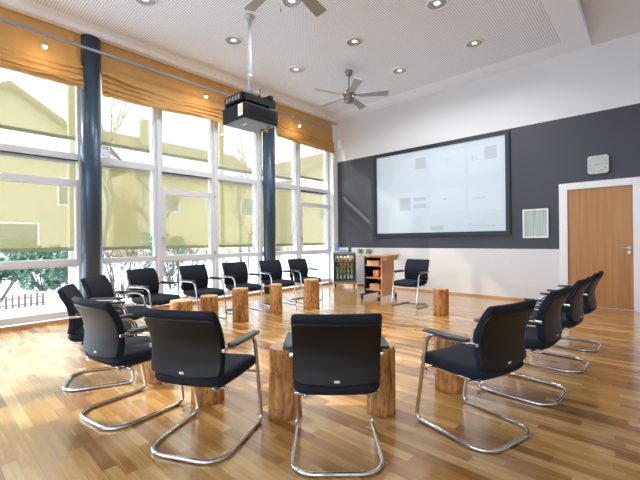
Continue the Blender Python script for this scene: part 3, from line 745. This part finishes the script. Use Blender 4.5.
bm = bm_new(); tube(bm, [(0, -.054, 0), (.085, -.054, .012)], .003, 4); obj('minute_hand', bm, M['sage'], t)

t = thing('framed_picture', 'small white-framed picture with a painted pale green reflection between the screen and the door', 'picture', (-1.685, YB - .001, 1.478))
bm = bm_new(); hw, hh, f = .213, .272, .025
box(bm, -hw, hw, -.03, 0, hh - f, hh); box(bm, -hw, hw, -.03, 0, -hh, -hh + f); box(bm, -hw, -hw + f, -.03, 0, -hh + f, hh - f); box(bm, hw - f, hw, -.03, 0, -hh + f, hh - f); obj('frame', bm, M['white'], t)
bm = bm_new(); box(bm, -hw + f, hw - f, -.015, -.002, -hh + f, hh - f); obj('picture', bm, M['stripe'], t)

# ------------------------------------------------------------------ chairs
def make_chair(label):
    t = thing('cantilever_chair', label, 'chair', group='black cantilever chairs set in a circle')
    rt_ = .0125; hw, yf, yr = .243, .262, .262
    # sled frame: both sides, joined behind
    P = []
    def side(s):
        return [(s * hw * .93, -.165, .600), (s * (hw + .006), -.12, .603), (s * (hw + .008), .155, .603), (s * (hw + .002), yf - .012, .10), (s * hw, yf, rt_), (s * hw, -yr, rt_)]
    L = side(-1); Rr = list(reversed(side(1)))
    rad = [0, .05, .07, .03, .05, .125]
    pts = L + Rr; rads = rad + list(reversed(rad))
    bm = bm_new(); tube(bm, fillet(pts, rads, 6), rt_, 10); obj('sled_frame', bm, M['chrome'], t)
    bm = bm_new()
    for yy in (.17, -.12): tube(bm, [(-hw - .006 + (.02 if yy < 0 else 0), yy, .365), (hw + .006 - (.02 if yy < 0 else 0), yy, .365)], .009, 8)
    for s in (-1, 1):
        tube(bm, [(s * .17, .18, .365), (s * .17, -.17, .365), (s * .16, -.185, .39)], .009, 6)
    obj('seat_support', bm, M['chrome'], t)
    for s in (-1, 1):
        bm = bm_new(); box(bm, min(s * .205, s * .248), max(s * .205, s * .248), -.200, -.135, .590, .610, bev=.005); obj('armrest_bracket', bm, M['chrome'], t)
        bm = bm_new()
        pillow(bm, .030, .160, .010, .018, .008, lambda x, y, o, s=s: Vector((s * (hw + .018) + x, y + .005, .621 + o)), n=5); obj('armrest', bm, M['pad'], t)
    # seat
    bm = bm_new()
    def fs(x, y, o):
        z = .412 + o - .030 * max(0, (y - .10) / .14) ** 2 * (1 if o < 0 else .6) + .012 * (x / .24) ** 2
        if o < 0: z += .018 * min(1, abs(y) / .24) ** 2
        return Vector((x, y + .022, z))
    pillow(bm, .236, .250, .042, .085, .036, fs); obj('seat', bm, M['fabric'], t)
    # back: profile through z (v from -1 bottom to 1 top)
    PR = [(.40, -.232), (.47, -.214), (.55, -.204), (.63, -.208), (.70, -.228), (.77, -.266), (.83, -.312), (.90, -.375)]
    def py(z):
        for k in range(len(PR) - 1):
            if z <= PR[k + 1][0] or k == len(PR) - 2:
                p0 = PR[max(0, k - 1)]; p1 = PR[k]; p2 = PR[k + 1]; p3 = PR[min(len(PR) - 1, k + 2)]
                t = (z - p1[0]) / (p2[0] - p1[0]); h = p2[0] - p1[0]
                m1 = (p2[1] - p0[1]) / (p2[0] - p0[0]) * h if p2 != p0 else 0; m2 = (p3[1] - p1[1]) / (p3[0] - p1[0]) * h
                return (2 * t ** 3 - 3 * t ** 2 + 1) * p1[1] + (t ** 3 - 2 * t ** 2 + t) * m1 + (-2 * t ** 3 + 3 * t ** 2) * p2[1] + (t ** 3 - t ** 2) * m2
    def back(off0):
        def f(x, v, o):
            z = .630 + v; sl = (py(z + .01) - py(z - .01)) / .02; n = Vector((0, 1, -sl)).normalized()
            q = (z - .46) / .38; ww = 1 - .03 * max(0, .45 - q)
            p = Vector((x * ww, py(z) + .42 * x * x, z - .35 * x * x * 0 - (.012 * (x / .22) ** 2 * 0)))
            if q < .3: p.z += (.3 - q) * .04 * (x / .22) ** 2      # lower edge bows down in the middle
            return p + n * (off0 + o)
        return f
    bm = bm_new(); pillow(bm, .234, .190, .020, .024, .016, back(.008), n=12); obj('backrest', bm, M['fabric'], t)
    bm = bm_new(); pillow(bm, .231, .175, .007, .030, .008, lambda x, v, o: back(-.016)(x, v - .015, o), n=12); sh = obj('back_shell', bm, M['shell'], t)
    bm = bm_new(); z = .472; yy = back(-.0175)(0, z - .630, -.0065)
    box(bm, -.014, .014, yy.y - .0035, yy.y - .0005, z - .006, z + .006); tg = obj('tag', bm, M['tag'], sh); tg['label'] = 'small white tag'
    return t
CH = [
 ('F3', -1.376, 1.619, 132.3, 'black cantilever chair seen squarely from behind, nearest the viewer'),
 ('F2', -2.053, 1.189, 116.2, 'black cantilever chair with its back turned, second from left in the front row'),
 ('F1', -2.803, 1.02, 99, 'black cantilever chair at the left of the front row, seat pointing away'),
 ('C1', -3.62, 1.085, 66, 'black cantilever chair mostly hidden behind the leftmost front chair, seen from the side'),
 ('F4', -0.872, 2.395, 164.6, 'black cantilever chair front right, turned left with one log stump behind its armrest'),
 ('R1', -0.791, 3.24, 176.1, 'black cantilever chair in the right row, nearest the viewer of the three before the door'),
 ('R2', -0.757, 4.132, 177.1, 'black cantilever chair in the right row, middle one of the three before the door'),
 ('R3', -0.734, 4.968, 178.4, 'black cantilever chair in the right row, farthest and closest to the oak door'),
 ('K', -3.295, 6.021, -91.2, 'black cantilever chair standing alone in front of the white back wall beside the wooden cart'),
 ('C2', -4.385, 1.478, 47, 'black cantilever chair in front of the nearer blue column'),
 ('C3', -5.09, 2.178, 20, 'black cantilever chair just right of the nearer blue column, in the window row'),
 ('C4', -5.168, 2.944, 6.9, 'black cantilever chair in the window row, fourth from the fridge'),
 ('C5', -5.236, 3.726, -2.9, 'black cantilever chair in the window row, third from the fridge'),
 ('C6', -5.24, 4.52, -6.5, 'black cantilever chair in the window row before the farther blue column'),
 ('C7', -5.208, 5.212, -5.3, 'black cantilever chair in the window row, farthest and next to the fridge'),
]
proto = None
for nm, x, y, a, lab in CH:
    if proto is None:
        proto = make_chair(lab); proto.location = (x, y, 0); proto.rotation_euler = (0, 0, R(a - 90))
    else: copy_tree(proto, (x, y, 0), R(a - 90), lab)

# ------------------------------------------------------------------ log stumps
def stump(x, y, r, h, seed, lab, flare=0.0):
    rnd = random.Random(seed); bm = bm_new(); n = 48; rows = 12; g = []
    off = Vector((seed * 3.1, seed * 1.7, 0)); cr = rnd.uniform(0, 2 * PI)
    for j in range(rows + 1):
        v = j / rows; z = h * v; row = []
        for i in range(n):
            a = 2 * PI * i / n; d = Vector((math.cos(a), math.sin(a), z * .8))
            rr = r * (1 + .05 * noise.noise(d * 1.3 + off) + .018 * noise.noise(Vector((d.x * 6, d.y * 6, z * 2)) + off) + flare * (1 - v) ** 2)
            rr -= .018 * math.exp(-(((a - cr + PI) % (2 * PI) - PI) / .06) ** 2)
            if j == rows: rr -= .005
            row.append(bm.verts.new((rr * math.cos(a), rr * math.sin(a), z - (.002 if j == rows else 0))))
        g.append(row)
    for j in range(rows): bridge(bm, g[j], g[j + 1], 0)
    f = bm.faces.new(g[-1]); f.material_index = 1; f = bm.faces.new(list(reversed(g[0]))); f.material_index = 0
    o = obj('log_stump', bm, [M['log'], M['logtop']], loc=(x, y, 0), rotz=rnd.uniform(0, 6)); tag(o, lab, 'stump', 'peeled log stumps inside the chair circle')
stump(-4.46, 2.235, .135, .46, 1, 'short orange log stump peeking over the second front chair, left one')
stump(-4.59, 2.71, .122, .45, 2, 'orange log stump peeking over the second front chair, right one')
stump(-4.66, 3.28, .119, .49, 3, 'slim log stump in the window row, third from the fridge side')
stump(-4.69, 4.01, .105, .48, 4, 'slimmest pale log stump in the window row, second from the fridge side')
stump(-4.56, 4.73, .138, .51, 5, 'dark-grained log stump in the window row, nearest the fridge')
stump(-3.19, 1.41, .11, .42, 6, 'log stump half hidden between the two left front chairs')
stump(-2.52, 1.47, .122, .40, 7, 'log stump under the seat of the second front chair')
stump(-1.915, 1.71, .104, .47, 8, 'tall cracked log stump left of the middle front chair', .13)
stump(-1.43, 2.17, .100, .47, 9, 'log stump behind the right armrest of the middle front chair')
stump(-1.24, 2.88, .118, .43, 10, 'pale log stump behind the armrest of the front right chair')
stump(-2.54, 5.60, .118, .42, 11, 'knotty log stump standing alone right of the chair by the back wall')

bm = bm_new(); box(bm, -.11, .11, -.085, .085, 0, .008, bev=.002)
o = obj('floor_plate', bm, M['steel'], loc=(-4.08, 4.68, .0005), rotz=R(20)); tag(o, 'small square steel plate on the floor right of the stump nearest the fridge', 'floor plate')

# ------------------------------------------------------------------ drinks fridge on a dolly
FX, FY, FA = -5.965, 7.43, R(-41) + PI      # local -y faces the viewer
FA = R(39)
t = thing('dolly', 'low dark dolly on castors carrying the drinks fridge', 'dolly', (FX, FY, 0), FA)
bm = bm_new(); box(bm, -.325, .325, -.25, .25, .095, .125, bev=.004); obj('platform', bm, M['taupe'], t)
def caster(bm, x, y, r=.038, z=None):
    lathe(bm, [(r * .8, -.013), (r, -.009), (r, .009), (r * .8, .013)], 14, (x, y, r), axis='x'); box(bm, x - .018, x - .014, y - .012, y + .012, r, r * 2 + .015); box(bm, x + .014, x + .018, y - .012, y + .012, r, r * 2 + .015); box(bm, x - .018, x + .018, y - .018, y + .018, r * 2 + .008, r * 2 + .02)
for x in (-.24, .24):
    for y in (-.21, .21): bm = bm_new(); caster(bm, x, y); obj('castor', bm, M['rubber'], t)
t = thing('drinks_fridge', 'small taupe glass-door drinks fridge by the window corner', 'fridge', (FX, FY, .126), FA)
bm = bm_new(); w_, d_, h_ = .285, .21, .76
box(bm, -w_, -w_ + .03, -d_, d_, 0, h_); box(bm, w_ - .03, w_, -d_, d_, 0, h_); box(bm, -w_ + .03, w_ - .03, d_ - .03, d_, 0, h_)
box(bm, -w_ + .03, w_ - .03, -d_, d_ - .03, 0, .06); box(bm, -w_ + .03, w_ - .03, -d_, d_ - .03, h_ - .06, h_)
obj('body', bm, M['taupe'], t)
bm = bm_new(); box(bm, -w_ + .031, w_ - .031, d_ - .04, d_ - .031, .061, h_ - .061); obj('inner_back', bm, M['fridgein'], t)
bm = bm_new(); fz0, fz1, fy = .05, h_ - .045, -d_ - .004
box(bm, -w_ + .005, -w_ + .04, fy - .03, fy, fz0, fz1); box(bm, w_ - .04, w_ - .005, fy - .03, fy, fz0, fz1); box(bm, -w_ + .04, w_ - .04, fy - .03, fy, fz0, fz0 + .035); box(bm, -w_ + .04, w_ - .04, fy - .03, fy, fz1 - .035, fz1)
dr = obj('door', bm, M['black'], t)
bm = bm_new(); box(bm, -w_ + .04, w_ - .04, fy - .018, fy - .014, fz0 + .035, fz1 - .035); obj('door_glass', bm, M['cabglass'], dr)
RZ = [.085, .235, .385, .535]
for z in RZ:
    bm = bm_new(); box(bm, -w_ + .031, w_ - .031, -.18, d_ - .041, z - .008, z); obj('shelf', bm, M['steel'], t)
bm = bm_new(); box(bm, -w_ + .05, w_ - .05, -.19, -.175, h_ - .075, h_ - .062); obj('interior_light', bm, M['led'], t)
ld = bpy.data.lights.new('fridge_lamp', 'AREA'); ld.shape = 'RECTANGLE'; ld.size = .38; ld.size_y = .03; ld.energy = 1.6; ld.color = (.92, 1, .88)
o = bpy.data.objects.new('fridge_lamp', ld); C.objects.link(o); o.parent = t; o.location = (0, -.17, h_ - .08); o.rotation_euler = (R(20), 0, 0)
for z, zb_ in ((.2, 0), (.5, 0)):
    pass
cF, sF = math.cos(FA), math.sin(FA)
def bottle(x, y, z, h, r, m, lab, cat='bottle', grp=None):
    t = thing('bottle', lab, cat, (FX + cF * x - sF * y, FY + sF * x + cF * y, z), group=grp)
    bm = bm_new(); lathe(bm, [(r * .9, 0), (r, .006), (r, h * .58), (r * .38, h * .78), (r * .36, h * .95)], 12); obj('body', bm, m, t)
    bm = bm_new(); lathe(bm, [(r * .42, h * .94), (r * .42, h)], 10); obj('cap', bm, M['cap'], t)
for ri, (z, m1, nmx, hh) in enumerate(((RZ[3], 'bbrown', 'brown bottle standing on the top shelf of the drinks fridge', .135), (RZ[2], 'borange', 'orange juice bottle on the second shelf of the drinks fridge', .125),
                              (RZ[1], 'byellow', 'pale green bottle on the third shelf of the drinks fridge', .13), (RZ[0], 'bclear', 'clear bottle on the lowest shelf of the drinks fridge', .13))):
    for k in range(5):
        mm, lb, gg = m1, nmx, nmx.replace('bottle', 'bottles')
        lb = ('leftmost', 'second from left', 'middle', 'second from right', 'rightmost')[k] + ' ' + lb
        if ri == 1 and k == 0: mm, lb, gg = 'bbrown', 'dark red-brown bottle at the left end of the second fridge shelf', None
        bottle(-.184 + .092 * k, -.12, .126 + z + .001, hh, .033, M[mm], lb, grp=gg)
bottle(.14, -.03, .126 + h_ + .001, .24, .042, M['bgreen'], 'tall green glass bottle standing on top of the drinks fridge')
# glass jug and tumblers on the fridge
def lx(x, y): return (FX + cF * x - sF * y, FY + sF * x + cF * y)
q = lx(-.19, -.02); t = thing('glass_jug', 'tall clear glass jug on the left of the fridge top', 'jug', (*q, .126 + h_ + .001))
bm = bm_new(); lathe(bm, [(.045, 0), (.06, .02), (.058, .10), (.038, .19), (.045, .23), (.042, .23), (.035, .19), (.054, .10), (.055, .02), (.04, .006)], 18); obj('body', bm, M['tumbler'], t)
bm = bm_new(); tube(bm, fillet([(-.055, 0, .06), (-.10, 0, .08), (-.10, 0, .17), (-.04, 0, .19)], .03), .006, 6); obj('handle', bm, M['tumbler'], t)
for k in range(5):
    q = lx(-.09 + .045 * k, -.13 + .05 * (k % 2)); bm = bm_new(); lathe(bm, [(.019, 0), (.022, .07), (.020, .07), (.017, .004)], 14, cap=True)
    tag(obj('tumbler', bm, M['tumbler'], loc=(*q, .126 + h_ + .001)), ('leftmost', 'second from left', 'middle', 'second from right', 'rightmost')[k] + ' clear drinking glass on top of the drinks fridge', 'glass', 'drinking glasses on the fridge')
bm = bm_new(); tube(bm, fillet([(-6.42, 7.05, .10), (-6.40, 7.0, .22), (-6.43, 7.0, .34), (-6.40, 7.03, .46)], .05), .007, 6)
bm.free()

# ------------------------------------------------------------------ wooden lectern cart
KX, KY = -4.21, 6.375
t = LC = thing('lectern_cart', 'tall beech and navy lectern cart on castors by the back wall', 'lectern', (KX, KY, 0))
def prof_panel(x0, x1):
    bm = bm_new(); pr = [(-.225, .10), (-.225, .87), (.225, .87), (.225, .30), (.225, .18), (.28, .10)]
    a = [bm.verts.new((x0, y, z)) for y, z in pr]; b = [bm.verts.new((x1, y, z)) for y, z in pr]
    bm.faces.new(a); bm.faces.new(list(reversed(b)))
    for i in range(len(a)): bm.faces.new((a[i], a[(i + 1) % len(a)], b[(i + 1) % len(a)], b[i]))
    return bm
obj('side_panel', prof_panel(-.215, -.19), M['navy'], LC)
obj('side_panel', prof_panel(.19, .215), M['beech'], LC)
bm = bm_new(); box(bm, -.189, .189, .20, .22, .14, .86); obj('rear_panel', bm, M['navy'], LC)
for z in (.18, .42, .67, .845):
    bm = bm_new(); box(bm, -.189, .189, -.215, .199, z, z + .02); obj('shelf', bm, M['beech'], LC)
bm = bm_new(); box(bm, -.10, .36, -.30, .24, .872, .895, bev=.003); obj('top_board', bm, M['beech'], LC)
bm = bm_new(); box(bm, -.02, .29, -.265, .20, .875, .961, bev=.003) if False else box(bm, .216, .33, -.22, .20, .79, .871, bev=.003); obj('side_tray', bm, M['beech'], LC)
bm = bm_new(); box(bm, -.52, -.216, -.12, .08, .85, .865); obj('flap_shelf', bm, M['beech'], LC)
for s, mm in ((-1, 'navy'), (1, 'beech')):
    bm = bm_new(); x0 = s * .2025
    box(bm, x0 - .03, x0 + .03, -.36, .33, .085, .11, bev=.004); f = obj('foot', bm, M[mm], LC)
    for y in (-.33, .30):
        bm = bm_new(); caster(bm, x0, y, .034); obj('castor', bm, M['rubber'], f)
def put(name, lab, cat, m, x0, x1, y0, y1, z0, z1):
    cx, cy = (x0 + x1) / 2, (y0 + y1) / 2
    bm = bm_new(); box(bm, x0 - cx, x1 - cx, y0 - cy, y1 - cy, 0, z1 - z0, bev=.004); return tag(obj(name, bm, m, loc=(KX + cx, KY + cy, z0)), lab, cat)
put('storage_box', 'beige box on the lowest shelf of the lectern cart', 'box', M['beech'], -.10, .13, -.20, .0, .201, .31)
put('storage_box', 'orange-brown box on the middle shelf of the lectern cart', 'box', M['terracotta'], -.02, .10, -.19, -.02, .441, .58)
put('storage_box', 'light wooden box on the upper shelf of the lectern cart', 'box', M['beech'], -.16, .12, -.20, .0, .691, .78)
put('paper_stack', 'small grey stack of papers on the lectern cart top', 'papers', M['paper'], -.05, .18, -.15, .05, .896, .915)
def plant(x, y, z, lab, petals):
    t = thing('potted_plant', lab, 'plant', (x, y, z)); rnd = random.Random(int(x * -100))
    bm = bm_new(); lathe(bm, [(.026, 0), (.036, .055), (.033, .055), (.024, .008)], 14); obj('pot', bm, M['pot'], t)
    bm = bm_new()
    for k in range(90):
        a = rnd.uniform(0, 2 * PI); e = rnd.uniform(.1, .9); p = Vector((math.cos(a) * .075 * e, math.sin(a) * .075 * e, .05 + rnd.uniform(0, .09)))
        d = Vector((math.cos(a), math.sin(a), rnd.uniform(-.2, .8))).normalized(); b = d.orthogonal().normalized(); L = .026
        bm.faces.new([bm.verts.new(v) for v in (p - d * L, p + b * L * .5, p + d * L, p - b * L * .5)])
    obj('leaves', bm, M['leafy'], t)
    if petals:
        bm = bm_new()
        for k in range(7): bmesh.ops.create_icosphere(bm, subdivisions=1, radius=.016, matrix=Matrix.Translation((rnd.uniform(-.06, .06), rnd.uniform(-.06, .06), rnd.uniform(.10, .16))))
        obj('flowers', bm, M['pink'], t)
M['leafy'] = mat('light_leaf', (.28, .45, .30), .6)
plant(KX - .15, KY - .14, .8655, 'small leafy green plant at the left front of the lectern cart top', False)
plant(KX - .44, KY - .02, .8655, 'small pink flowering plant on the side flap of the lectern cart', True)
